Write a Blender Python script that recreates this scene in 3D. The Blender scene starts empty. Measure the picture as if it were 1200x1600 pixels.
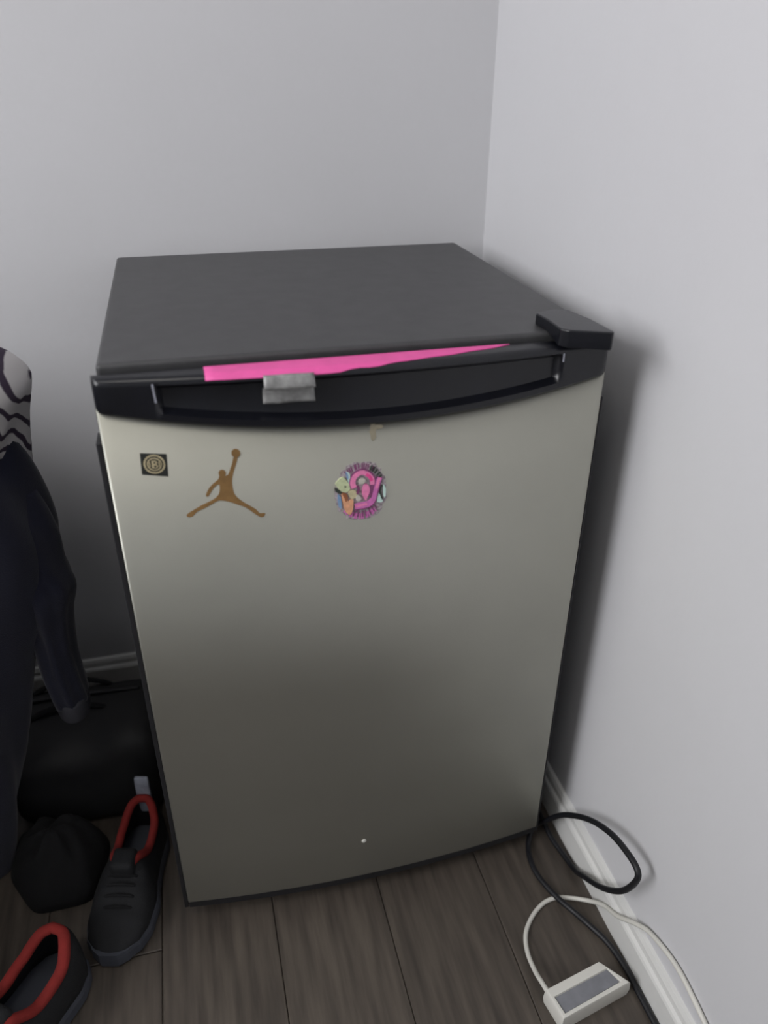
import bpy, bmesh, math, random
from mathutils import Vector, Matrix, noise
random.seed(7)
S = bpy.context.scene
COL = S.collection

# ---------------------------------------------------------------- camera
cam_d = bpy.data.cameras.new('camera'); cam = bpy.data.objects.new('camera', cam_d); COL.objects.link(cam)
cam_d.sensor_fit = 'HORIZONTAL'; cam_d.sensor_width = 36; cam_d.lens = 1227.24 * 36 / 1200
cam_d.clip_start = .02
Rr = [[0.969531, -0.2449, 0.005857], [-0.11626, -0.481039, -0.868956], [0.215625, 0.841799, -0.494854]]
r, d, f = [Vector(v) for v in Rr]
m = Matrix((r, -d, -f)).transposed().to_4x4(); m.translation = Vector((0.08839, -0.75349, 1.07355))
cam.matrix_world = m
S.camera = cam
cam_d.dof.use_dof = True; cam_d.dof.focus_distance = .98; cam_d.dof.aperture_fstop = 4.0

# ---------------------------------------------------------------- world, lights, exposure
w = bpy.data.worlds.new('world'); S.world = w; w.use_nodes = True
w.node_tree.nodes['Background'].inputs[0].default_value = (.75, .82, 1, 1)
w.node_tree.nodes['Background'].inputs[1].default_value = .3
def area(name, loc, target, sx, sy, power, col):
    l = bpy.data.lights.new(name, 'AREA'); l.shape = 'RECTANGLE'; l.size = sx; l.size_y = sy; l.energy = power; l.color = col
    o = bpy.data.objects.new(name, l); COL.objects.link(o); o.location = loc
    o.rotation_euler = (Vector(target) - Vector(loc)).to_track_quat('-Z', 'Y').to_euler()
    return o
area('window_light', (-2.3, -.75, 1.78), (0.5, -.1, 1.2), 1.8, 1.3, 75, (.98, .975, 1))
area('ceiling_light', (-.3, -.9, 2.36), (-.3, -.85, 0), .5, .5, 5, (1, .96, .9))
S.view_settings.view_transform = 'Standard'; S.view_settings.look = 'None'
S.view_settings.gamma = 1; S.view_settings.use_curve_mapping = False
S.view_settings.exposure = .13

# ---------------------------------------------------------------- materials
def mat(name, col, rough=.6, metal=0, spec=.5, bump=0, bscale=200, var=0, vscale=20, stretch=None, sheen=0, col2=None, bdist=.001):
    m = bpy.data.materials.new(name); m.use_nodes = True; nt = m.node_tree; b = nt.nodes['Principled BSDF']
    b.inputs['Roughness'].default_value = rough; b.inputs['Metallic'].default_value = metal
    b.inputs['Specular IOR Level'].default_value = spec
    if sheen: b.inputs['Sheen Weight'].default_value = sheen
    tc = nt.nodes.new('ShaderNodeTexCoord'); src = tc.outputs['Object']
    if stretch:
        mp = nt.nodes.new('ShaderNodeMapping'); mp.inputs['Scale'].default_value = stretch
        nt.links.new(src, mp.inputs[0]); src = mp.outputs[0]
    n = nt.nodes.new('ShaderNodeTexNoise'); n.inputs['Scale'].default_value = vscale; n.inputs['Detail'].default_value = 6
    nt.links.new(src, n.inputs['Vector'])
    cr = nt.nodes.new('ShaderNodeValToRGB'); cr.color_ramp.elements[0].position = .3; cr.color_ramp.elements[1].position = .7
    c2 = col2 or tuple(min(1, c * (1 + var)) for c in col); c1 = col if col2 else tuple(c * (1 - var) for c in col)
    cr.color_ramp.elements[0].color = (*c1, 1); cr.color_ramp.elements[1].color = (*c2, 1)
    nt.links.new(n.outputs[0], cr.inputs[0]); nt.links.new(cr.outputs[0], b.inputs['Base Color'])
    if bump:
        n2 = nt.nodes.new('ShaderNodeTexNoise'); n2.inputs['Scale'].default_value = bscale; n2.inputs['Detail'].default_value = 3
        nt.links.new(src, n2.inputs['Vector'])
        bp = nt.nodes.new('ShaderNodeBump'); bp.inputs['Strength'].default_value = bump; bp.inputs['Distance'].default_value = bdist
        nt.links.new(n2.outputs[0], bp.inputs['Height']); nt.links.new(bp.outputs[0], b.inputs['Normal'])
    return m
M = {}
M['wall'] = mat('wall_paint', (.60, .60, .615), .75, bump=.25, bscale=90, var=.015, vscale=3)
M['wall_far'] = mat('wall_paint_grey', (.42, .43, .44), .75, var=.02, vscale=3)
M['trim'] = mat('white_trim_paint', (.66, .66, .64), .5, var=.03, vscale=12)
M['ceiling'] = mat('ceiling_paint', (.7, .7, .7), .9, var=.02)
M['joint'] = mat('floor_joint', (.012, .010, .009), .9, var=.2)
M['steel'] = mat('brushed_door_steel', (.40, .398, .35), .48, metal=.92, var=.035, vscale=7, bump=.12, bscale=500, bdist=.0004)
M['black_top'] = mat('grained_black_plastic', (.046, .046, .048), .45, bump=.6, bscale=900, var=.15, vscale=40, bdist=.0005)
M['body'] = mat('black_painted_steel', (.016, .016, .018), .5, bump=.3, bscale=700, var=.1)
M['gloss'] = mat('black_gloss_plastic', (.0045, .005, .008), .30, bump=.1, bscale=300, var=.2, vscale=30)
M['rubber'] = mat('dark_rubber', (.01, .01, .012), .6, var=.2)
M['pink'] = mat('pink_tape', (.78, .10, .36), .55, var=.06, vscale=60, bump=.2, bscale=150)
M['foil'] = mat('grey_foil_label', (.26, .26, .255), .45, metal=.2, var=.35, vscale=90, bump=.3, bscale=120)
M['residue'] = mat('brown_residue', (.30, .27, .195), .7, var=.15, vscale=120)
M['gold'] = mat('brown_gold_vinyl', (.22, .125, .045), .5, var=.18, vscale=90)
M['ink_black'] = mat('sticker_black', (.02, .022, .02), .5, var=.2)
M['ink_gold'] = mat('sticker_gold', (.42, .36, .22), .45, var=.2, vscale=200)
M['ink_grey'] = mat('sticker_grey', (.36, .31, .33), .5, var=.5, vscale=350)
for k, c in dict(pink=(.82, .24, .46), hot=(.78, .08, .30), magenta=(.62, .17, .46), deep=(.22, .06, .16), green=(.56, .62, .38), tan=(.54, .48, .30),
                 orange=(.75, .38, .22), white=(.55, .52, .46), mint=(.56, .74, .68), blue=(.22, .34, .52), rust=(.30, .11, .05), dark=(.04, .05, .04)).items():
    M['k_' + k] = mat('ink_' + k, c, .45, var=.12, vscale=250)
M['cord'] = mat('black_cord_rubber', (.005, .0055, .008), .5, var=.2)
M['wcord'] = mat('white_cord_plastic', (.62, .61, .56), .5, var=.05)
M['white_plastic'] = mat('white_plastic', (.66, .65, .60), .45, var=.04)
M['grey_panel'] = mat('grey_panel', (.20, .205, .225), .4, var=.12, vscale=60)
M['navy'] = mat('navy_cloth', (.004, .005, .019), .9, sheen=.15, bump=.5, bscale=500, var=.2)
M['cuff'] = mat('grey_knit_cuff', (.045, .045, .055), .95, var=.25, bump=.5, bscale=600)
M['black_cloth'] = mat('black_cloth', (.005, .005, .006), .95, bump=.5, bscale=400, var=.25)
M['nylon'] = mat('black_nylon', (.009, .009, .010), .7, bump=.4, bscale=800, var=.2)
M['shoe'] = mat('dark_shoe_mesh', (.006, .0065, .008), .8, bump=.6, bscale=700, var=.3)
M['shoe_red'] = mat('red_padding', (.21, .014, .011), .9, var=.15, vscale=60, bump=.4, bscale=500)
M['sole'] = mat('grey_sole_rubber', (.05, .055, .07), .7, var=.15)
M['tab'] = mat('pale_fabric_tab', (.30, .32, .38), .8, var=.15, vscale=80)
M['shade'] = mat('lamp_glass', (.8, .8, .78), .4)

def wood(i):
    rnd = random.Random(i); t = rnd.uniform(.9, 1.12); b = (.074 * t, .062 * t, .051 * t)
    m = mat('dark_wood_%d' % i, (b[0] * .62, b[1] * .6, b[2] * .6), .5, col2=(b[0] * 1.3, b[1] * 1.28, b[2] * 1.25), vscale=9, stretch=(9, .8, 9), bump=.25, bscale=30)
    return m
WOODS = [wood(i) for i in range(5)]

def fold_shaded():  # dark wave bands paint the shade between the cloth's folds
    m = bpy.data.materials.new('fold_shaded_cloth'); m.use_nodes = True; nt = m.node_tree; b = nt.nodes['Principled BSDF']
    b.inputs['Roughness'].default_value = .9
    tc = nt.nodes.new('ShaderNodeTexCoord'); wv = nt.nodes.new('ShaderNodeTexWave'); wv.wave_type = 'BANDS'; wv.bands_direction = 'X'
    mp = nt.nodes.new('ShaderNodeMapping'); mp.inputs['Rotation'].default_value = (0, .25, 0)
    wv.inputs['Scale'].default_value = 24; wv.inputs['Distortion'].default_value = 2.6; wv.inputs['Detail'].default_value = 1; wv.inputs['Detail Scale'].default_value = 1.0
    cr = nt.nodes.new('ShaderNodeValToRGB'); e = cr.color_ramp.elements
    e[0].position = .16; e[0].color = (.045, .03, .055, 1); e[1].position = .32; e[1].color = (.60, .58, .58, 1)
    nt.links.new(tc.outputs['Object'], mp.inputs[0]); nt.links.new(mp.outputs[0], wv.inputs[0]); nt.links.new(wv.outputs[1], cr.inputs[0]); nt.links.new(cr.outputs[0], b.inputs['Base Color'])
    return m
M['fold_shaded'] = fold_shaded()

# ---------------------------------------------------------------- helpers
def mk(name, verts, faces, m, parent=None, smooth=False, mi=None):
    me = bpy.data.meshes.new(name); me.from_pydata([tuple(v) for v in verts], [], faces)
    bm = bmesh.new(); bm.from_mesh(me); bmesh.ops.recalc_face_normals(bm, faces=bm.faces); bm.to_mesh(me); bm.free()
    ms = m if isinstance(m, list) else [m]
    for x in ms: me.materials.append(x)
    if mi:
        for p, i in zip(me.polygons, mi): p.material_index = i
    if smooth:
        for p in me.polygons: p.use_smooth = True
    o = bpy.data.objects.new(name, me); COL.objects.link(o)
    if parent: o.parent = parent
    return o
def boxv(x0, x1, y0, y1, z0, z1):
    v = [(x, y, z) for z in (z0, z1) for y in (y0, y1) for x in (x0, x1)]
    return v, [(0, 1, 3, 2), (4, 6, 7, 5), (0, 4, 5, 1), (1, 5, 7, 3), (3, 7, 6, 2), (2, 6, 4, 0)]
def box(name, b, m, parent=None, bev=0, seg=3):
    o = mk(name, *boxv(*b), m, parent)
    if bev: bevel(o, bev, seg)
    return o
def bevel(o, w_, seg=3, ang=.6):
    bm = bmesh.new(); bm.from_mesh(o.data)
    es = [e for e in bm.edges if e.is_manifold and e.calc_face_angle(0) > ang]
    bmesh.ops.bevel(bm, geom=es, offset=w_, segments=seg, profile=.5, affect='EDGES', clamp_overlap=True)
    for f_ in bm.faces: f_.smooth = True
    bm.to_mesh(o.data); bm.free()
    md = o.modifiers.new('wn', 'WEIGHTED_NORMAL'); md.keep_sharp = False
def empty(name, loc, label, cat, group=None):
    o = bpy.data.objects.new(name, None); COL.objects.link(o); o.location = loc; o.empty_display_size = .05
    o['label'] = label; o['category'] = cat
    if group: o['group'] = group
    return o
def tag(o, label, cat, group=None):
    o['label'] = label; o['category'] = cat
    if group: o['group'] = group
    return o
def struct(o): o['kind'] = 'structure'; return o
def catmull(P, n=8):
    P = [Vector(p) for p in P]; out = []
    for i in range(len(P) - 1):
        a = P[max(i - 1, 0)]; b = P[i]; c = P[i + 1]; e = P[min(i + 2, len(P) - 1)]
        for k in range(n):
            t = k / n
            out.append(.5 * ((2 * b) + (c - a) * t + (2 * a - 5 * b + 4 * c - e) * t * t + (3 * b - a - 3 * c + e) * t ** 3))
    out.append(P[-1]); return out
def tube(name, P, rad, m, parent=None, n=10, seg=8, cap=True, closed=False, flat=1):
    pts = catmull(list(P) + ([P[0]] if closed else []), seg)
    if closed: pts = pts[:-1]
    N = len(pts); R_ = rad if callable(rad) else (lambda t: rad)
    V = []; F = []; up = None
    for i, p in enumerate(pts):
        t = (pts[(i + 1) % N] - pts[i - 1]) if closed else (pts[min(i + 1, N - 1)] - pts[max(i - 1, 0)])
        t.normalize()
        if up is None: up = Vector((0, 0, 1)) if abs(t.z) < .9 else Vector((0, 1, 0))
        a = t.cross(up).normalized(); up = a.cross(t).normalized()
        rr = R_(i / max(1, N - 1))
        for k in range(n):
            q = 2 * math.pi * k / n; V.append(p + a * math.cos(q) * rr + up * math.sin(q) * rr * flat)
    for i in range(N if closed else N - 1):
        for k in range(n):
            i2 = (i + 1) % N
            F.append((i * n + k, i * n + (k + 1) % n, i2 * n + (k + 1) % n, i2 * n + k))
    if cap and not closed: F.append(tuple(range(n))[::-1]); F.append(tuple((N - 1) * n + k for k in range(n)))
    return mk(name, V, F, m, parent, smooth=True)

# ---------------------------------------------------------------- the room
WX, WY = .586, .5312          # right wall, back wall
XL, YF, ZC = -2.4, -2.6, 2.4  # the rest of the room, behind and left of the camera
struct(box('wall_right', (WX, WX + .1, YF, WY + .1, -.05, ZC), M['wall']))
struct(box('wall_back', (XL, WX, WY, WY + .1, -.05, ZC), M['wall']))
struct(box('wall_left', (XL - .1, XL, YF, WY + .1, -.05, ZC), M['wall_far']))
struct(box('wall_front', (XL, WX, YF - .1, YF, -.05, ZC), M['wall_far']))
struct(box('ceiling', (XL - .1, WX + .1, YF - .1, WY + .1, ZC, ZC + .1), M['ceiling']))
fl = struct(box('floor', (XL, WX, YF, WY, -.05, -.006), M['joint']))
# planks: each board its own piece
PW, PL = .158, 1.25
tmpl = {}
def plank(x0, x1, y0, y1, i):
    key = (round(x1 - x0, 4), round(y1 - y0, 4), i)
    if key not in tmpl:
        o = box('plank', (0, x1 - x0, 0, y1 - y0, -.006, 0), WOODS[i], fl)
        bm = bmesh.new(); bm.from_mesh(o.data)
        es = [e for e in bm.edges if all(v.co.z > -.001 for v in e.verts)]
        bmesh.ops.bevel(bm, geom=es, offset=.0012, segments=1, affect='EDGES'); bm.to_mesh(o.data); bm.free()
        tmpl[key] = o.data
    else:
        o = bpy.data.objects.new('plank', tmpl[key]); COL.objects.link(o); o.parent = fl
    o.location = (x0, y0, 0)
x = .112 + PW * 3; col = 0
while x > XL:
    x0 = max(x - PW, XL); x1 = min(x, WX)
    if x1 - x0 > .01:
        y = YF - (col * 37 % 10) / 10 * PL * .9 - .3
        while y < WY:
            a, b = max(y, YF), min(y + PL, WY)
            if b - a > .02: plank(x0 + .0004, x1 - .0004, a + .0008, b - .0008, random.randrange(5))
            y += PL
    x -= PW; col += 1

def baseboard(name, A, B, nrm):
    # moulded profile: thick foot, small step, thin rounded top
    pr = [(0, 0), (.013, 0), (.013, .046), (.0115, .050), (.008, .053), (.0075, .062), (.005, .068), (0, .0695)]
    V = []
    for P in (A, B):
        for t, z in pr: V.append((P[0] + nrm[0] * t, P[1] + nrm[1] * t, z))
    n = len(pr); F = [(i, (i + 1) % n, n + (i + 1) % n, n + i) for i in range(n)] + [tuple(range(n)), tuple(range(n, 2 * n))]
    return struct(mk(name, V, F, M['trim']))
baseboard('baseboard_right', (WX, YF), (WX, WY), (-1, 0))
baseboard('baseboard_back', (XL, WY), (WX - .013, WY), (0, -1))
baseboard('baseboard_left', (XL, YF), (XL, WY - .013), (1, 0))
baseboard('baseboard_front', (XL + .013, YF), (WX - .013, YF), (0, 1))

# ---------------------------------------------------------------- mini fridge
W, D, H = .52, .485, .8275
fr = empty('mini_fridge', (0, 0, 0), 'black and silver mini fridge with stickers on its curved door, standing in the room corner', 'fridge')
box('cabinet', (0.003, W - .003, .022, D - .004, .02, .8105), M['body'], fr, .006)
box('top_panel', (0, W, -.002, D, .811, H), M['black_top'], fr, .0045)
box('gasket', (.012, W - .012, .013, .022, .05, .80), M['rubber'], fr, .002)
for fx in (.05, W - .05):
    for fy in (.06, D - .06):
        V = []; n = 12
        for z, rr in ((0, .017), (.004, .018), (.008, .014), (.0215, .014)):
            V += [(fx + rr * math.cos(2 * math.pi * k / n), fy + rr * math.sin(2 * math.pi * k / n), z) for k in range(n)]
        F = [(j * n + k, j * n + (k + 1) % n, (j + 1) * n + (k + 1) % n, (j + 1) * n + k) for j in range(3) for k in range(n)] + [tuple(range(n)), tuple(3 * n + k for k in range(n))]
        mk('foot', V, F, M['rubber'], fr)
EX = .0045
def U(x): return min(1, max(0, (x + EX) / (W + 2 * EX)))
def FM(x):  # front of the steel door (distance in front of y=0)
    u = U(x); return .019 + .017 * 4 * u * (1 - u)
def FC(x):  # front of the black cap
    u = U(x); return .023 + .0195 * 4 * u * (1 - u)
def ZCB(x): # lower edge of the cap: a shallow smile
    u = U(x); return .787 - .0265 * (4 * u * (1 - u)) ** 1.0 - .004 * u
# steel door skin with rolled edges
NX = 48; V = []; F = []
xs = sorted([-EX + (W + 2 * EX) * i / NX for i in range(NX + 1)] + [-EX + .0008, -EX + .003, W + EX - .003, W + EX - .0008]); NX = len(xs) - 1
for i, x in enumerate(xs):
    e = min(x + EX, W + EX - x); rr = .0015; back = 0
    if e < rr: back = rr - math.sqrt(max(0, rr * rr - (rr - e) ** 2))
    f_ = FM(x) - back; zt = ZCB(x) + .004; zb = .044
    V += [(x, .010, zb), (x, -f_ + .004, zb), (x, -f_ + .001, zb + .001), (x, -f_, zb + .004), (x, -f_, zb + .10), (x, -f_, (zb + zt) / 2), (x, -f_, zt), (x, .010, zt)]
n = 8
for i in range(NX):
    for k in range(n):
        F.append((i * n + k, i * n + (k + 1) % n, (i + 1) * n + (k + 1) % n, (i + 1) * n + k))
F += [tuple(range(n)), tuple(NX * n + k for k in range(n))]
door = mk('door', V, F, M['steel'], fr)
for p in door.data.polygons: p.use_smooth = abs(p.normal.z) < .5 and len(p.vertices) == 4 and abs(p.normal.y) > .6
V = []; F = []
for i in range(41):
    x = -EX + .001 + (W + 2 * EX - .002) * i / 40; g = FM(x) - .0015
    V += [(x, .008, .030), (x, -g + .003, .030), (x, -g, .033), (x, -g, .0445), (x, .008, .0445)]
for i in range(40):
    for k in range(5): F.append((i * 5 + k, i * 5 + (k + 1) % 5, (i + 1) * 5 + (k + 1) % 5, (i + 1) * 5 + k))
F += [tuple(range(5)), tuple(200 + k for k in range(5))]
o = mk('bottom_trim', V, F, M['rubber'], door); o['label'] = 'black strip along the bottom of the door'
for sx_ in (-1, 1):
    xa, xb = (-EX - .0055, -EX) if sx_ < 0 else (W + EX, W + EX + .0025)
    o = box('edge_trim', (xa, xb, -.0184, .010, .035, .755), M['rubber'], door, .001, 2); o['label'] = 'black strip along the side of the door'
# cap with recessed pull
PX0, PX1 = .052, .466
cx = sorted(set([-EX + (W + 2 * EX) * i / 60 for i in range(61)] + [-EX + .001, -EX + .003, -EX + .006, W + EX - .006, W + EX - .003, W + EX - .001, PX0 - .0015, PX0 + .0015, PX1 - .0015, PX1 + .0015, PX0 + .006, PX1 - .006]))
V = []; F = []
for x in cx:
    e = min(x + EX, W + EX - x); rr = .008
    back = rr - math.sqrt(max(0, rr * rr - (rr - e) ** 2)) if e < rr else 0
    f_ = FC(x) - back; zb = ZCB(x)
    rec = 0
    if PX0 < x < PX1: rec = min(1, (x - PX0) / .006, (PX1 - x) / .006) * .011
    zt = .8205
    V += [(x, .012, zb), (x, -f_ + .002, zb), (x, -f_, zb + .0025), (x, -f_, zb + .0085), (x, -f_ + rec * .9, zb + .013),
          (x, -f_ + rec, zb + .02), (x, -f_ + rec, zt - .014), (x, -f_ + rec * .5, zt - .0095), (x, -f_, zt - .0075), (x, -f_ + .0005, zt - .004), (x, -f_ + .003, zt - .001), (x, -f_ + .007, zt),
          (x, -.0105, zt), (x, -.0105, .800), (x, .012, .800)]
n = 15
for i in range(len(cx) - 1):
    for k in range(n): F.append((i * n + k, i * n + (k + 1) % n, (i + 1) * n + (k + 1) % n, (i + 1) * n + k))
F += [tuple(range(n)), tuple((len(cx) - 1) * n + k for k in range(n))]
capo = mk('handle_cap', V, F, M['gloss'], door); capo['label'] = 'glossy black curved cap with recessed pull'
for p in capo.data.polygons: p.use_smooth = len(p.vertices) == 4
capo.data.set_sharp_from_angle(angle=math.radians(38))

# pink tape lying on the top of the cap, tapering to the right
tp = []
for i in range(33):
    x = .099 + (.412 - .099) * i / 32
    q = [(.099, .039), (.146, .0435), (.207, .0425), (.27, .0395), (.34, .029), (.39, .018), (.412, .0125)]
    for a, b in zip(q, q[1:]):
        if a[0] <= x <= b[0] + 1e-6: fr_ = a[1] + (b[1] - a[1]) * (x - a[0]) / (b[0] - a[0])
    tp.append((x, fr_ + .0006 * math.sin(x * 150)))
V = []; F = []
def captop(x, yy):  # yy: distance in front
    e = FC(x) - yy; zt = .8205
    if e > .007: return zt
    if e > .003: return zt - .001 * (.007 - e) / .004
    return zt - .001 - .003 * (.003 - max(0, e)) / .0025
for x, b in tp:
    for k in range(9):
        yy = .0112 + (min(b, FC(x) + .0002) - .0112) * k / 8
        V.append((x, -yy, captop(x, yy) + .0006))
    bb = min(b, FC(x)); V.append((x, -bb - .0006, captop(x, bb) - .0002))
for i in range(len(tp) - 1):
    for k in range(9): F.append((i * 10 + k, i * 10 + k + 1, (i + 1) * 10 + k + 1, (i + 1) * 10 + k))
t = mk('tape_strip', V, F, M['pink'], door, smooth=True); t['label'] = 'bright pink tape strip tapering to the right'
sd = t.modifiers.new('s', 'SOLIDIFY'); sd.thickness = .0004; sd.offset = 1
# crumpled grey label hanging from the lip into the recess
V = []; F = []; nx, nz = 12, 12
for j in range(nz + 1):
    v = j / nz
    for i in range(nx + 1):
        u = i / nx; x = .1525 + (.2005 - .1525) * u + .003 * v * (u - .4)
        z = .8185 - (.8185 - .786) * v
        off = .0012 + .0006 * math.sin(9 * u + 5 * v)
        if z > .812: y = -FC(x) - off
        else:
            k = min(1, (.812 - z) / .006); y = -FC(x) - off + .009 * k
        if v < .42: y = -FC(x) - off - .0045 * math.sin(v / .42 * math.pi * .5)
        elif v < .5: y = -FC(x) - off + .004
        V.append((x, y, z))
for j in range(nz):
    for i in range(nx): a = j * (nx + 1) + i; F.append((a, a + 1, a + nx + 2, a + nx + 1))
t = mk('foil_label', V, F, M['foil'], door, smooth=True); t['label'] = 'crumpled grey label stuck in the recess'
sd = t.modifiers.new('s', 'SOLIDIFY'); sd.thickness = .0004
# painted glints at the ends of the pull
def conform(name, polys, mats, parent, label=None, base=.0004, step=.00022):
    """flat cut pieces laid on the curved steel; polys = list of (outline[(x,z)], material index)"""
    bm = bmesh.new()
    for li, (pl, mi_) in enumerate(polys):
        off = base + step * li
        fv = [bm.verts.new((x, 0, z)) for x, z in pl]
        bv = [bm.verts.new((x, .01, z)) for x, z in pl]
        f1 = bm.faces.new(fv); f1.material_index = mi_
        k = len(pl)
        for q in range(k):
            s = bm.faces.new((fv[q], fv[(q + 1) % k], bv[(q + 1) % k], bv[q])); s.material_index = mi_
        for v_ in fv: v_.co.y = -FM(v_.co.x) - off
        for v_ in bv: v_.co.y = -FM(v_.co.x) + .0005
    bmesh.ops.recalc_face_normals(bm, faces=bm.faces)
    me = bpy.data.meshes.new(name); bm.to_mesh(me); bm.free()
    for q in mats: me.materials.append(q)
    o = bpy.data.objects.new(name, me); COL.objects.link(o); o.parent = parent
    if label: o['label'] = label
    return o
def circ(cx_, cz_, rx, rz=None, n=28, a0=0, wob=0):
    rz = rz or rx
    return [(cx_ + rx * (1 + wob * math.sin(q * 11)) * math.cos(q), cz_ + rz * (1 + wob * math.sin(q * 11)) * math.sin(q)) for q in [a0 + 2 * math.pi * k / n for k in range(n)]]
def smoothpoly(P, n=4):
    P = [Vector((a, b, 0)) for a, b in P]; N = len(P); out = []
    for i in range(N):
        a, b, c, e = P[i - 1], P[i], P[(i + 1) % N], P[(i + 2) % N]
        for k in range(n):
            t = k / n; q = .5 * ((2 * b) + (c - a) * t + (2 * a - 5 * b + 4 * c - e) * t * t + (3 * b - a - 3 * c + e) * t ** 3)
            out.append((q.x, q.y))
    return out
def band(path, w_):  # thick polyline as polygon
    P = catmull([(a, b, 0) for a, b in path], 6); L = []; R2 = []
    for i, p in enumerate(P):
        t_ = (P[min(i + 1, len(P) - 1)] - P[max(i - 1, 0)]).normalized(); nn = Vector((-t_.y, t_.x, 0)); ww = w_(i / (len(P) - 1)) if callable(w_) else w_
        L.append(((p + nn * ww).x, (p + nn * ww).y)); R2.append(((p - nn * ww).x, (p - nn * ww).y))
    return L + R2[::-1]
jm = [(0.1025, 0.7153), (0.1052, 0.7141), (0.1108, 0.7152), (0.1138, 0.7221), (0.1163, 0.728), (0.118, 0.734), (0.1219, 0.7335), (0.1202, 0.7275), (0.1177, 0.7207), (0.1155, 0.7138), (0.1143, 0.7058), (0.1153, 0.6937), (0.1203, 0.6861), (0.1271, 0.6801), (0.1356, 0.6733), (0.1394, 0.668), (0.1448, 0.6678), (0.1432, 0.6637), (0.1391, 0.6638), (0.1329, 0.6694), (0.1252, 0.6766), (0.1182, 0.6803), (0.1089, 0.6848), (0.0994, 0.687), (0.0927, 0.6837), (0.0842, 0.6792), (0.0759, 0.6756), (0.0713, 0.6706), (0.0665, 0.6703), (0.0656, 0.6732), (0.0729, 0.6779), (0.0823, 0.6832), (0.0931, 0.6882), (0.0997, 0.6939), (0.1016, 0.7019), (0.1008, 0.7056), (0.0962, 0.7026), (0.0925, 0.6975), (0.0892, 0.6925), (0.0869, 0.6937), (0.0895, 0.6997), (0.0941, 0.7055), (0.1009, 0.711)]
sh = -.0018
conform('emblem_sticker', [(smoothpoly([(a, b + sh) for a, b in jm], 2), 0), (circ(.1055, .7177 + sh, .0036, .004), 0), (circ(.1208, .7389 + sh, .0043, .0046), 0)], [M['gold']], door, 'brown-gold cut-out of a leaping player holding a ball aloft')
# square sticker: black with gold rings and a letter B between bars
sq = [(.0294, .7432), (.0543, .7408), (.0530, .7163), (.0282, .7200)]
c0 = (.0414, .7305)
sqp = [(sq, 0), (circ(*c0, .0104), 1), (circ(*c0, .0086), 0), (circ(*c0, .0072), 1), (circ(*c0, .0058), 0)]
def rect(x0, x1, z0, z1): return [(x0, z0), (x1, z0), (x1, z1), (x0, z1)]
bx, bz = c0
sqp += [(rect(bx - .0026, bx - .0010, bz - .0042, bz + .0042), 1), (circ(bx + .0004, bz + .0020, .0026, .0022), 1), (circ(bx + .0006, bz - .0022, .0029, .0023), 1),
        (circ(bx + .0004, bz + .0020, .0010, .0009), 0), (circ(bx + .0006, bz - .0022, .0012, .0010), 0),
        (rect(bx - .0050, bx - .0038, bz - .0026, bz + .0026), 1), (rect(bx + .0041, bx + .0052, bz - .0026, bz + .0026), 1)]
conform('square_sticker', sqp, [M['ink_black'], M['ink_gold']], door, 'small square black sticker with gold ring emblem', step=.0001)
# oval sticker: pink loops, green and orange shapes on a speckled ground
K = ['k_pink', 'k_hot', 'k_magenta', 'k_deep', 'k_green', 'k_tan', 'k_orange', 'k_white', 'k_mint', 'k_blue', 'k_rust', 'k_dark', 'ink_grey']
ki = {k: i for i, k in enumerate(K)}
rag = []
rnd = random.Random(3)
for k in range(60):
    q = 2 * math.pi * k / 60; rr = 1 + rnd.uniform(-.05, .05)
    rag.append((.2468 + .0275 * rr * (abs(math.cos(q)) ** .85) * (1 if math.cos(q) > 0 else -1), .6805 + .0345 * rr * (abs(math.sin(q)) ** .9) * (1 if math.sin(q) > 0 else -1)))
ov = [(rag, ki['ink_grey'])]
def ticks(a0, a1, n_, k, r0=.80, r1=.98):
    for i in range(n_):
        q = a0 + (a1 - a0) * i / (n_ - 1); q += rnd.uniform(-.03, .03)
        c, s = math.cos(q), math.sin(q); px, pz = .2468, .6805
        A_ = (px + .0272 * r0 * c, pz + .034 * r0 * s); B_ = (px + .0272 * r1 * c, pz + .034 * r1 * s)
        ov.append((band([A_, ((A_[0] + B_[0]) / 2, (A_[1] + B_[1]) / 2), B_], .0007), ki[k]))
ticks(1.0, 2.3, 13, 'k_deep'); ticks(3.9, 5.4, 16, 'k_magenta', .78, .98); ticks(4.0, 5.5, 9, 'k_deep', .7, .9)
ticks(.55, 1.1, 5, 'k_dark')
sp = smoothpoly
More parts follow.
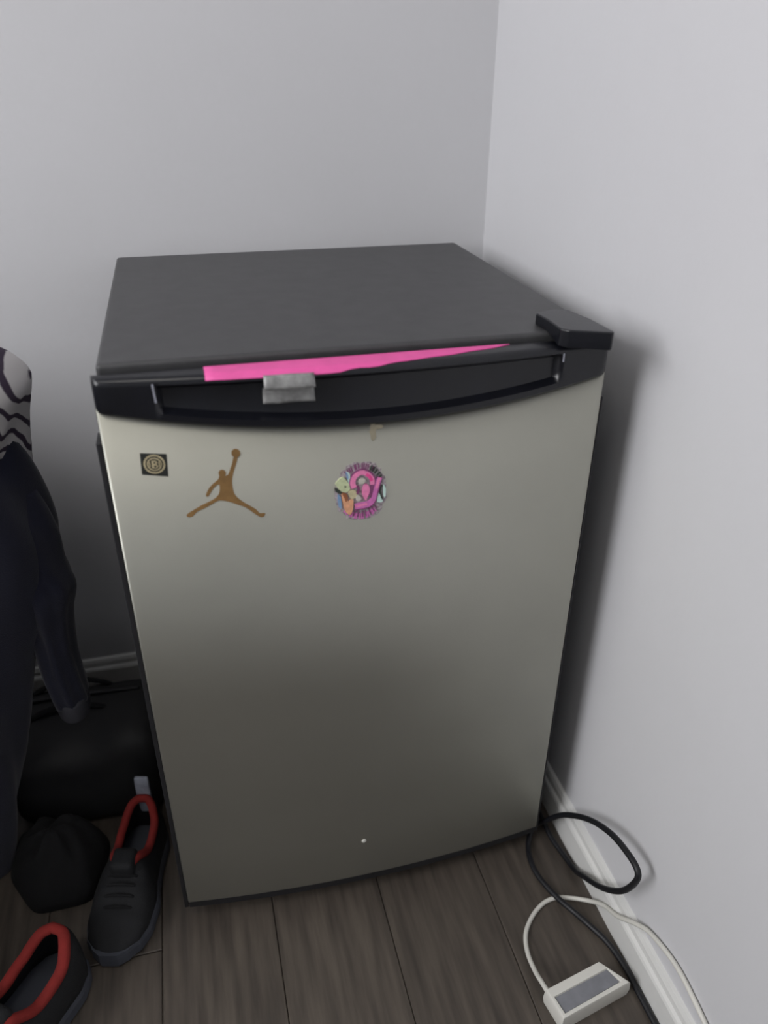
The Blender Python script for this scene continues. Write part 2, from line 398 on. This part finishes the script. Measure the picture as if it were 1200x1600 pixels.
ov += [(sp([(.2217, .6795), (.2248, .6763), (.2252, .6634), (.222, .6667)]), ki['k_blue']), (sp([(.231, .7047), (.2347, .7029), (.2357, .6861), (.2327, .6948)]), ki['k_mint']),
       (sp([(.2305, .7050), (.2325, .7040), (.2335, .6990), (.2320, .6970)]), ki['k_blue']),
       (sp([(.265, .6783), (.2683, .6721), (.2703, .6661), (.2644, .6662), (.2638, .6727)]), ki['k_mint']), (sp([(.2708, .686), (.2735, .6812), (.2731, .6714), (.2709, .6732)]), ki['k_mint']),
       (sp([(.2195, .688), (.2250, .6835), (.2262, .6800), (.2205, .6830), (.2185, .6865)]), ki['k_dark']),
       (band([(.2690, .6860), (.2675, .6780), (.2700, .6690)], .0009), ki['k_dark']),
       (sp([(.2255, .6811), (.2305, .6755), (.2329, .671), (.2375, .6739), (.238, .6646), (.2352, .6548), (.2308, .6569), (.2277, .6645)]), ki['k_orange']),
       (sp([(.2262, .6815), (.2310, .6800), (.2325, .6740), (.2300, .6705), (.2285, .6750)]), ki['k_rust']),
       (sp([(.2196, .6937), (.2266, .7004), (.2309, .6958), (.2351, .6876), (.2319, .6824), (.2262, .6831), (.2219, .6878)]), ki['k_green']),
       (circ(.2298, .6888, .0011), ki['k_dark']),
       (sp([(.2332, .683), (.2395, .6836), (.242, .679), (.24, .6743), (.2362, .6734), (.2331, .678)]), ki['k_tan']),
       (band([(.2385, .6858), (.2373, .6936), (.2404, .7008), (.2473, .7041), (.2542, .7013), (.2590, .6944), (.2593, .6800), (.2575, .6740)], .0034), ki['k_deep']),
       (band([(.2390, .6862), (.2376, .6936), (.2408, .7005), (.2473, .7035), (.2538, .7007), (.2583, .6944), (.2586, .688)], lambda t: .0030 - .0006 * t), ki['k_pink']),
       (band([(.2520, .7010), (.2560, .6975), (.2583, .6925)], .0018), ki['k_hot']),
       (sp([(.2441, .6942), (.2479, .6965), (.2516, .694), (.2491, .6901), (.2446, .6906)]), ki['k_white']),
       (band([(.2430, .6880), (.2440, .6830), (.2420, .6790)], .0012), ki['k_deep']),
       (sp([(.2503, .6890), (.2548, .6876), (.256, .6808), (.2535, .674), (.2515, .6697), (.2483, .6761), (.2477, .6825)]), ki['k_pink']),
       (sp([(.2420, .6775), (.2450, .6760), (.2465, .6720), (.2430, .6700), (.2405, .6730)]), ki['k_white']),
       (band([(.2395, .6622), (.2450, .6628), (.2540, .6640), (.2590, .6680), (.2617, .6760), (.2640, .6860), (.2668, .6960)], lambda t: .0036 - .0004 * t), ki['k_deep']),
       (band([(.2395, .6635), (.2450, .6640), (.2540, .6650), (.2588, .6690), (.2612, .6760), (.2635, .6860), (.2668, .6955)], lambda t: .0028 + .0004 * math.sin(t * 6)), ki['k_magenta']),
       (band([(.2400, .6640), (.2460, .6648), (.2530, .6655)], .0015), ki['k_pink']), (band([(.2632, .6830), (.2648, .6900), (.2668, .6955)], .0015), ki['k_pink'])]
conform('oval_sticker', ov, [M[k] for k in K], door, 'oval multicolour sticker with pink loops, green and orange shapes', step=.00003)
# tape residue below the cap and a tiny pale screw low on the door
def blob(cx_, cz_, rx, rz, n=22, sd_=0):
    r_ = random.Random(sd_); return [(cx_ + rx * r_.uniform(.75, 1.1) * math.cos(2 * math.pi * k / n), cz_ + rz * r_.uniform(.75, 1.1) * math.sin(2 * math.pi * k / n)) for k in range(n)]
conform('tape_residue', [(blob(.2600, .7480, .0036, .0115, sd_=1), 0), (blob(.2655, .7530, .0055, .0026, sd_=2), 0)], [M['residue']], door, 'brownish residue below the black cap')
V = []; F = []; n = 12; sx, sz = .2462, .1205
for q, rr in ((0, .0034), (.0008, .0032), (.0014, .002)):
    V += [(sx + rr * math.cos(2 * math.pi * k / n), -FM(sx) + .0003 - q - .0003, sz + rr * math.sin(2 * math.pi * k / n)) for k in range(n)]
F = [(j * n + k, j * n + (k + 1) % n, (j + 1) * n + (k + 1) % n, (j + 1) * n + k) for j in range(2) for k in range(n)] + [tuple(2 * n + k for k in range(n))]
t = mk('door_stud', V, F, M['white_plastic'], door, smooth=True); t['label'] = 'tiny pale stud low on the door'
# highlights on the pull's end edges, painted as pale strips
def capstrip(name, x, z0, z1, hw, slant, m_):
    V = []
    for k in range(7):
        z = z0 + (z1 - z0) * k / 6; xx = x + slant * (z1 - z) / (z1 - z0)
        for q in (-hw, hw): V.append((xx + q, -FC(xx) - .0006, z))
        for q in (hw, -hw): V.append((xx + q, -FC(xx) + .0005, z))
    F = []
    for k in range(6):
        for q in range(4): F.append((k * 4 + q, k * 4 + (q + 1) % 4, (k + 1) * 4 + (q + 1) % 4, (k + 1) * 4 + q))
    F += [(0, 1, 2, 3), (24, 25, 26, 27)]
    return mk(name, V, F, m_, door)
M['glint'] = mat('pale_glint', (.30, .31, .36), .5, var=.2, vscale=200)
capstrip('edge_glint', .0505, .7960, .8145, .0009, .0012, M['glint'])
capstrip('edge_glint', .4665, .8040, .8130, .0007, 0, M['glint'])
# hinge cover on the right front corner of the top
hp = [(0.4575, 0.0290), (0.4600, 0.0030), (0.4585, -0.0300), (0.4650, -0.0385), (0.4760, -0.0430), (0.5050, -0.0560), (0.5085, -0.0520), (0.5060, -0.0050), (0.4985, 0.0330), (0.4840, 0.0405), (0.4670, 0.0340)]
V = [(a, b, z) for z in (.8208, .8400) for a, b in hp]; n = len(hp)
F = [tuple(range(n)), tuple(range(n, 2 * n))] + [(k, (k + 1) % n, n + (k + 1) % n, n + k) for k in range(n)]
for i, v in enumerate(V):
    if v[1] > -.008: V[i] = (v[0], v[1], max(v[2], .8272))
hc = mk('hinge_cover', V, F, M['gloss'], fr); bevel(hc, .0018, 2, .3)

# ---------------------------------------------------------------- cords and adapter
cordpts = [(.545, .40, .0045), (.551, .22, .0045), (.5535, .08, .0045), (.5545, .0300, .012), (.5563, -.0119, .0045), (.5623, -.0506, .0045), (.5640, -.082, .012), (.5600, -.1103, .0375), (.5585, -.1576, .0778), (.5580, -.1977, .1271), (.5580, -.2186, .1746), (.5580, -.2169, .1950), (.5580, -.1910, .1960),
           (.5580, -.1495, .1828), (.5580, -.0972, .1467), (.5540, -.0422, .0915), (.5450, -.0140, .0490), (.5320, 0.0020, .0180), (.5160, -.0170, .0060), (.5080, -.0450, .0045), (.5090, -.0760, .0045), (.5190, -.1130, .0080), (.5300, -.1380, .0105), (.5460, -.1630, .0060), (.5600, -.1930, .0050), (.5665, -.2290, .0045), (.5670, -.2700, .0045), (.5675, -.3300, .0045), (.5675, -.45, .0045), (.566, -.62, .0045)]
o = tube('power_cord', cordpts, .0042, M['cord'], fr, n=10, seg=8); o['label'] = 'black power cord looping against the right wall'

ad = empty('power_adapter', (.49, -.25, 0), 'white boxy power adapter with grey top panel on the floor by the baseboard', 'adapter')
adM = Matrix.Translation((-.49, .25, 0))
P0 = Vector((.4405, -.2440)); P1 = Vector((.5255, -.2270)); P2 = Vector((.5520, -.2615)); P3 = Vector((.4475, -.2830))
ctr = (P0 + P1 + P2 + P3) / 4
def adq(s, z, shift=0):
    return [((ctr + (p - ctr) * s).x - .49, (ctr + (p - ctr) * s).y + .25, z) for p in (P0, P1, P2, P3)]
V = adq(1.0, 0) + adq(1.04, .012) + adq(1.02, .026) + adq(.98, .030)
def lerp4(a, b, z): # point in the top quad
    A = P0.lerp(P1, a); B = P3.lerp(P2, a); p = A.lerp(B, b); return (p.x - .49, p.y + .25, z)
ir = [lerp4(.05, .30, .0300), lerp4(.975, .30, .0300), lerp4(.93, .86, .0300), lerp4(.05, .88, .0300)]
irb = [lerp4(.055, .31, .0272), lerp4(.97, .31, .0272), lerp4(.925, .85, .0272), lerp4(.055, .87, .0272)]
V += ir + irb
F = [(3, 2, 1, 0)]
for j in range(3): F += [(j * 4 + k, j * 4 + (k + 1) % 4, (j + 1) * 4 + (k + 1) % 4, (j + 1) * 4 + k) for k in range(4)]
F += [(12 + k, 12 + (k + 1) % 4, 16 + (k + 1) % 4, 16 + k) for k in range(4)] + [(16 + k, 16 + (k + 1) % 4, 20 + (k + 1) % 4, 20 + k) for k in range(4)] + [(20, 21, 22, 23)]
o = mk('housing', V, F, M['white_plastic'], ad); bevel(o, .0012, 2, .5)
pv = [(a, b, z) for z in (.0268, .0282) for a, b, _ in [lerp4(.062, .325, 0), lerp4(.962, .325, 0), lerp4(.917, .835, 0), lerp4(.062, .855, 0)]]
o = mk('top_insert', pv, [(0, 1, 2, 3), (4, 5, 6, 7), (0, 1, 5, 4), (1, 2, 6, 5), (2, 3, 7, 6), (3, 0, 4, 7)], M['grey_panel'], ad)
o['label'] = 'grey recessed top panel'
wc = [(.4440, -.2475, .024), (.4420, -.2310, .0220), (.4425, -.2080, .0120), (.4455, -.1780, .0045), (.4545, -.1520, .0032), (.4730, -.1310, .0030), (.4970, -.1155, .0030), (.5200, -.1117, .0032), (.5420, -.1180, .0035), (.5600, -.1310, .0100), (.5690, -.1560, .0320), (.5700, -.1880, .0540), (.5760, -.2180, .0800), (.5805, -.2450, .0960), (.5815, -.2950, .1100), (.5815, -.3450, .1040), (.5815, -.42, .085), (.5815, -.55, .074), (.5815, -.70, .072)]
o = tube('cable', [Vector(p) - Vector((.49, -.25, 0)) for p in wc], lambda t: .0032, M['wcord'], ad, n=10, seg=8)
o = tube('strain_relief', [Vector(p) - Vector((.49, -.25, 0)) for p in [(.4465, -.2530, .0235), (.4440, -.2450, .0235), (.4425, -.2350, .0230)]], lambda t: .0046 - .0016 * t, M['white_plastic'], ad, n=10, seg=4)

# ---------------------------------------------------------------- clothes pile at the left
def fold(p, a, s, seed=0): return a * noise.noise(Vector((p[0] * s + seed, p[1] * s, p[2] * s * .45)))
def loft(name, secs, m_, parent=None, n=40, amp=.01, sc=14, seed=0, sub=6, pinch=0, caps=True):
    """secs: (cx, cy, z, rx, ry), interpolated with catmull"""
    A = catmull([Vector((s[0], s[1], s[2])) for s in secs], sub); B = catmull([Vector((s[3], s[4], 0)) for s in secs], sub)
    V = []; F = []
    for p, rd in zip(A, B):
        for k in range(n):
            q = 2 * math.pi * k / n; c, s = math.cos(q), math.sin(q)
            v = Vector((p.x + rd.x * c, p.y + rd.y * s, p.z))
            dlt = fold(v, amp, sc, seed) + amp * .5 * math.sin(q * 7 + p.z * 18 + seed) * pinch
            v += Vector((c, s, 0)) * dlt; v.z = max(v.z + fold((v.x, v.y, v.z), amp * .3, sc, seed + 9), .002)
            V.append(v)
    N = len(A)
    for i in range(N - 1):
        for k in range(n): F.append((i * n + k, i * n + (k + 1) % n, (i + 1) * n + (k + 1) % n, (i + 1) * n + k))
    if caps: F += [tuple(range(n))[::-1], tuple((N - 1) * n + k for k in range(n))]
    return mk(name, V, F, m_, parent, smooth=True)
jk = empty('navy_jacket', (-.30, .15, 0), 'dark navy jacket with one sleeve hanging down, left of the fridge', 'jacket')
def rel(s): return [(a + .30, b - .15, c, d_, e) for a, b, c, d_, e in s]
RB = [(.735, -.150), (.70, -.128), (.65, -.108), (.60, -.098), (.56, -.100), (.50, -.122), (.45, -.140), (.40, -.160), (.33, -.180), (.26, -.196), (.19, -.212), (.10, -.240), (.03, -.262), (.003, -.268)]
body = []
for z, rb in RB:
    lb = -.36 - .14 * min(1, max(0, (.735 - z) / .25)); body.append(((rb + lb) / 2, .15, z, (rb - lb) / 2, .08 if z < .3 or z > .68 else .10))
loft('body', rel(body), M['navy'], jk, n=64, amp=.012, sc=9, seed=2, pinch=1)
bulk = [(-.50, .13, .76, .08, .22), (-.51, .13, .72, .12, .30), (-.52, .12, .55, .13, .33), (-.53, .12, .35, .145, .35), (-.53, .12, .12, .155, .36), (-.53, .12, .003, .16, .36)]  # unseen cloth mass left of the view, added to shade wall and floor
loft('unseen_shade_bulk', rel(bulk), M['navy'], jk, n=56, amp=.016, sc=8, seed=4, pinch=1)
sl = [(-.145, .150, .635, .034, .045), (-.134, .148, .58, .038, .045), (-.1290, .146, .53, .036, .042), (-.1230, .144, .495, .036, .038), (-.1280, .144, .455, .027, .034), (-.1300, .144, .40, .023, .032), (-.1290, .144, .35, .021, .030), (-.1260, .144, .312, .021, .030)]
loft('sleeve', rel(sl), M['navy'], jk, n=28, amp=.007, sc=24, seed=5, pinch=.8)
cf = [(-.1260, .144, .318, .0215, .031), (-.1255, .144, .305, .0225, .032), (-.1250, .144, .292, .0215, .031), (-.1250, .144, .288, .018, .028)]
o = loft('cuff', rel(cf), M['cuff'], jk, n=28, amp=.002, sc=30, seed=5, sub=3); o['label'] = 'grey ribbed cuff'

# white cloth draped over the top of the jacket, fold shade in its colour
V = []; F = []; nu, nv = 72, 34
for j in range(nv + 1):
    v = j / nv
    for i in range(nu):
        q = 2 * math.pi * i / nu; c, s = math.cos(q), math.sin(q)
        ph = min(v, .62) / .62 * math.pi / 2
        rx = .150 * math.sin(ph); ry = .125 * math.sin(ph); z = .726 + .088 * math.cos(ph)
        if v > .62:
            k = (v - .62) / .38; hang = .055 + .030 * math.sin(q * 3 + 1) + .012 * math.sin(q * 7)
            if c > .3: hang += .02
            z -= hang * k; rx += .004 * math.sin(q * 9) * k - .027 * k; ry += .005 * math.sin(q * 11) * k - .010 * k
        fo = .006 * math.sin(q * 5 + v * 7) * v + .010 * noise.noise(Vector((c * 2.2, s * 2.2, v * 4)))
        V.append((c * (rx + fo), s * (ry + fo), z + fo * .5))
for j in range(nv):
    for i in range(nu): F.append((j * nu + i, j * nu + (i + 1) % nu, (j + 1) * nu + (i + 1) % nu, (j + 1) * nu + i))
V = [Vector(v) for v in V]
o = mk('fold_shaded_shirt', [v - Vector((0, 0, .70)) for v in V], F, M['fold_shaded'], None, smooth=True)
bm = bmesh.new(); bm.from_mesh(o.data); bmesh.ops.remove_doubles(bm, verts=bm.verts, dist=.0008); bm.to_mesh(o.data); bm.free()
for p in o.data.polygons: p.use_smooth = True
sd = o.modifiers.new('s', 'SOLIDIFY'); sd.thickness = .003
o.location = (-.243, .15, .733)
tag(o, 'white cloth shirt with fold shade painted as dark curved stripes, bunched on top of the navy jacket', 'shirt')

# black bag between the jacket and the fridge
bg = empty('duffel_bag', (-.17, .28, 0), 'black soft bag low on the floor between the navy jacket and the fridge', 'bag')
def softbox(name, b, m_, parent, r_=.03, amp=.008, sc=12, seed=0, cuts=10):
    bm = bmesh.new(); bmesh.ops.create_cube(bm, size=1)
    bmesh.ops.subdivide_edges(bm, edges=bm.edges, cuts=cuts, use_grid_fill=True)
    cx_, cy_, cz_ = (b[0] + b[1]) / 2, (b[2] + b[3]) / 2, (b[4] + b[5]) / 2; hx, hy, hz = (b[1] - b[0]) / 2, (b[3] - b[2]) / 2, (b[5] - b[4]) / 2
    for v in bm.verts:
        p = Vector((v.co.x * 2 * hx, v.co.y * 2 * hy, v.co.z * 2 * hz))
        core = Vector((max(-hx + r_, min(hx - r_, p.x)), max(-hy + r_, min(hy - r_, p.y)), max(-hz + r_, min(hz - r_, p.z))))
        dv = p - core
        if dv.length > 1e-6: p = core + dv.normalized() * r_
        nn = noise.noise_vector(Vector((p.x * sc + seed, p.y * sc, p.z * sc))) * amp
        p += nn; p += Vector((cx_, cy_, cz_)); p.z = max(p.z, .002)
        v.co = p
    me = bpy.data.meshes.new(name); bm.to_mesh(me); bm.free(); me.materials.append(m_)
    for p in me.polygons: p.use_smooth = True
    o = bpy.data.objects.new(name, me); COL.objects.link(o)
    if parent: o.parent = parent
    return o
softbox('body', (-.095, .140, -.095, .080, 0, .165), M['nylon'], bg, .035, .008)
tube('zipper', [(-.11, .035, .1655), (-.04, .037, .168), (.04, .035, .168), (.11, .034, .165)], .0035, M['rubber'], bg, n=8, flat=.6)
for yy in (.005, .065):
    tube('handle', [(-.07, yy - .005, .145), (-.055, yy - .004, .164), (0, yy + .006, .172), (.055, yy - .004, .164), (.07, yy - .005, .145)], .006, M['black_cloth'], bg, n=8, flat=.5)

# dark heap of cloth in front of the bag
V = []; F = []; n = 48; R0 = 14
for j in range(R0 + 1):
    v = j / R0
    for k in range(n):
        q = 2 * math.pi * k / n; c, s = math.cos(q), math.sin(q)
        x = c * .070 * v * (1 + .10 * math.sin(3 * q + 1)); y = s * .078 * v * (1 + .08 * math.sin(4 * q))
        z = .09 * math.cos(v * math.pi / 2) ** .7 + .020 * noise.noise(Vector((x * 30, y * 30, 2))) * (1 - v) + .006 * math.sin(q * 6 + v * 9) * v * (1 - v) * 4
        V.append((x, y, max(z, .002)))
for j in range(R0):
    for k in range(n): F.append((j * n + k, j * n + (k + 1) % n, (j + 1) * n + (k + 1) % n, (j + 1) * n + k))
o = mk('black_garment', V, F + [tuple(R0 * n + k for k in range(n))], M['black_cloth'], smooth=True)
bm = bmesh.new(); bm.from_mesh(o.data); bmesh.ops.remove_doubles(bm, verts=bm.verts, dist=.0005); bm.to_mesh(o.data); bm.free()
o.location = (-.195, .118, 0); o.rotation_euler = (0, 0, .4)
tag(o, 'crumpled black garment heaped on the floor between the two red-trimmed shoes', 'clothing')

# ---------------------------------------------------------------- shoes
def make_shoe(name, label, L=.215):
    t = empty(name, (0, 0, 0), label, 'shoe', 'red-trimmed dark shoes on the floor')
    def hw(u):   # half width along the length (0 heel, 1 toe)
        pts = [(0, .018), (.05, .029), (.15, .034), (.3, .034), (.45, .037), (.62, .044), (.78, .043), (.88, .037), (.96, .025), (1, .012)]
        for a, b in zip(pts, pts[1:]):
            if a[0] <= u <= b[0]: k = (u - a[0]) / (b[0] - a[0]); k = k * k * (3 - 2 * k); return a[1] + (b[1] - a[1]) * k
        return .006
    def ht(u):
        pts = [(0, .088), (.06, .092), (.2, .076), (.35, .070), (.5, .084), (.62, .068), (.78, .050), (.92, .040), (1, .028)]
        for a, b in zip(pts, pts[1:]):
            if a[0] <= u <= b[0]: k = (u - a[0]) / (b[0] - a[0]); k = k * k * (3 - 2 * k); return a[1] + (b[1] - a[1]) * k
        return .028
    # sole
    V = []; F = []; N = 30; us = [i / N for i in range(N + 1)]
    for z, s_ in ((0, .96), (.004, 1.05), (.018, 1.06), (.024, 1.02)):
        ring = [(hw(u) * s_, u * L) for u in us] + [(-hw(u) * s_, u * L) for u in reversed(us)]
        V += [(a, b * (1 if .02 < b / L < .98 else (1.01 if b > 0 else 1)) - (.002 if b == 0 else 0), z + .006 * max(0, b / L - .85) / .15) for a, b in ring]
    n = 2 * (N + 1)
    for j in range(3): F += [(j * n + k, j * n + (k + 1) % n, (j + 1) * n + (k + 1) % n, (j + 1) * n + k) for k in range(n)]
    F += [tuple(range(n))[::-1], tuple(3 * n + k for k in range(n))]
    mk('sole', V, F, M['sole'], t, smooth=False)
    # upper with an opening
    V = []; F = []; K = 24; N = 36
    def P(u, k):
        a = math.pi * k / K; c, s = math.cos(a), math.sin(a)
        return (hw(u) * (abs(c) ** .75) * (1 if c > 0 else -1), u * L, .022 + (ht(u) - .022) * (s ** .8 if s > 0 else 0))
    for i in range(N + 1): V += [P(i / N, k) for k in range(K + 1)]
    def op(u):
        if u < .035 or u > .55: return 0
        v = (u - .035) / .515; return .42 * math.sin(math.pi * v ** .8) ** .6
    for i in range(N):
        um = (i + .5) / N
        for k in range(K):
            am = abs((k + .5) / K - .5) * 2
            if am < op(um): continue
            a = i * (K + 1) + k; F.append((a, a + 1, a + K + 2, a + K + 1))
    F.append(tuple(range(K + 1))); F.append(tuple(N * (K + 1) + k for k in range(K + 1)))
    up = mk('upper', V, F, M['shoe'], t, smooth=True); sd = up.modifiers.new('s', 'SOLIDIFY'); sd.thickness = .004; sd.offset = -1
    # padded red collar round the opening
    ring = []
    for i in range(15):
        u = .04 + .50 * i / 14; o_ = op(u); p = P(u, K / 2 - o_ * K / 2); ring.append((abs(p[0]), p[1], p[2] + .001))
    ringl = [(-a, b, c) for a, b, c in reversed(ring)]
    o = tube('collar', ring + ringl, lambda q: .0062, M['shoe_red'], t, n=10, seg=4, closed=True); o['label'] = 'red padded collar'
    tg = []
    o = softbox('tongue', (-.017, .017, L * .44, L * .60, .060, .094), M['shoe'], t, .006, .001, cuts=4)
    for q in range(4):
        u = .58 + .055 * q; z = ht(u) + .002; tube('lace', [(-.020, u * L, z - .006), (-.008, u * L + .003, z + .001), (.008, u * L + .003, z + .001), (.020, u * L, z - .006)], .0022, M['black_cloth'], t, n=6, seg=3)
    return t
s1 = make_shoe('sneaker', 'dark sneaker with red collar standing close against the fridge door side')
tb = softbox('heel_tab', (-.011, .011, -.004, .004, .050, .128), M['tab'], s1, .003, .0008, cuts=5); tb['label'] = 'pale upright heel tab'
s1.location = (-.060, .150, 0); s1.rotation_euler = (0, 0, math.pi - .25)
s2 = make_shoe('sneaker', 'dark sneaker with red collar in the bottom left corner, nearest the camera')
s2.location = (-.160, -.045, 0); s2.rotation_euler = (0, 0, math.pi - .62); s2.scale = (1.25, 1.12, 1.05)

# ceiling lamp fitting behind the camera, where the room's light comes from
lp = empty('ceiling_lamp', (-.3, -.9, 2.4), 'square flush ceiling lamp above and behind the camera', 'lamp')
box('base', (-.28, .28, -.28, .28, -.03, 0), M['trim'], lp, .006)
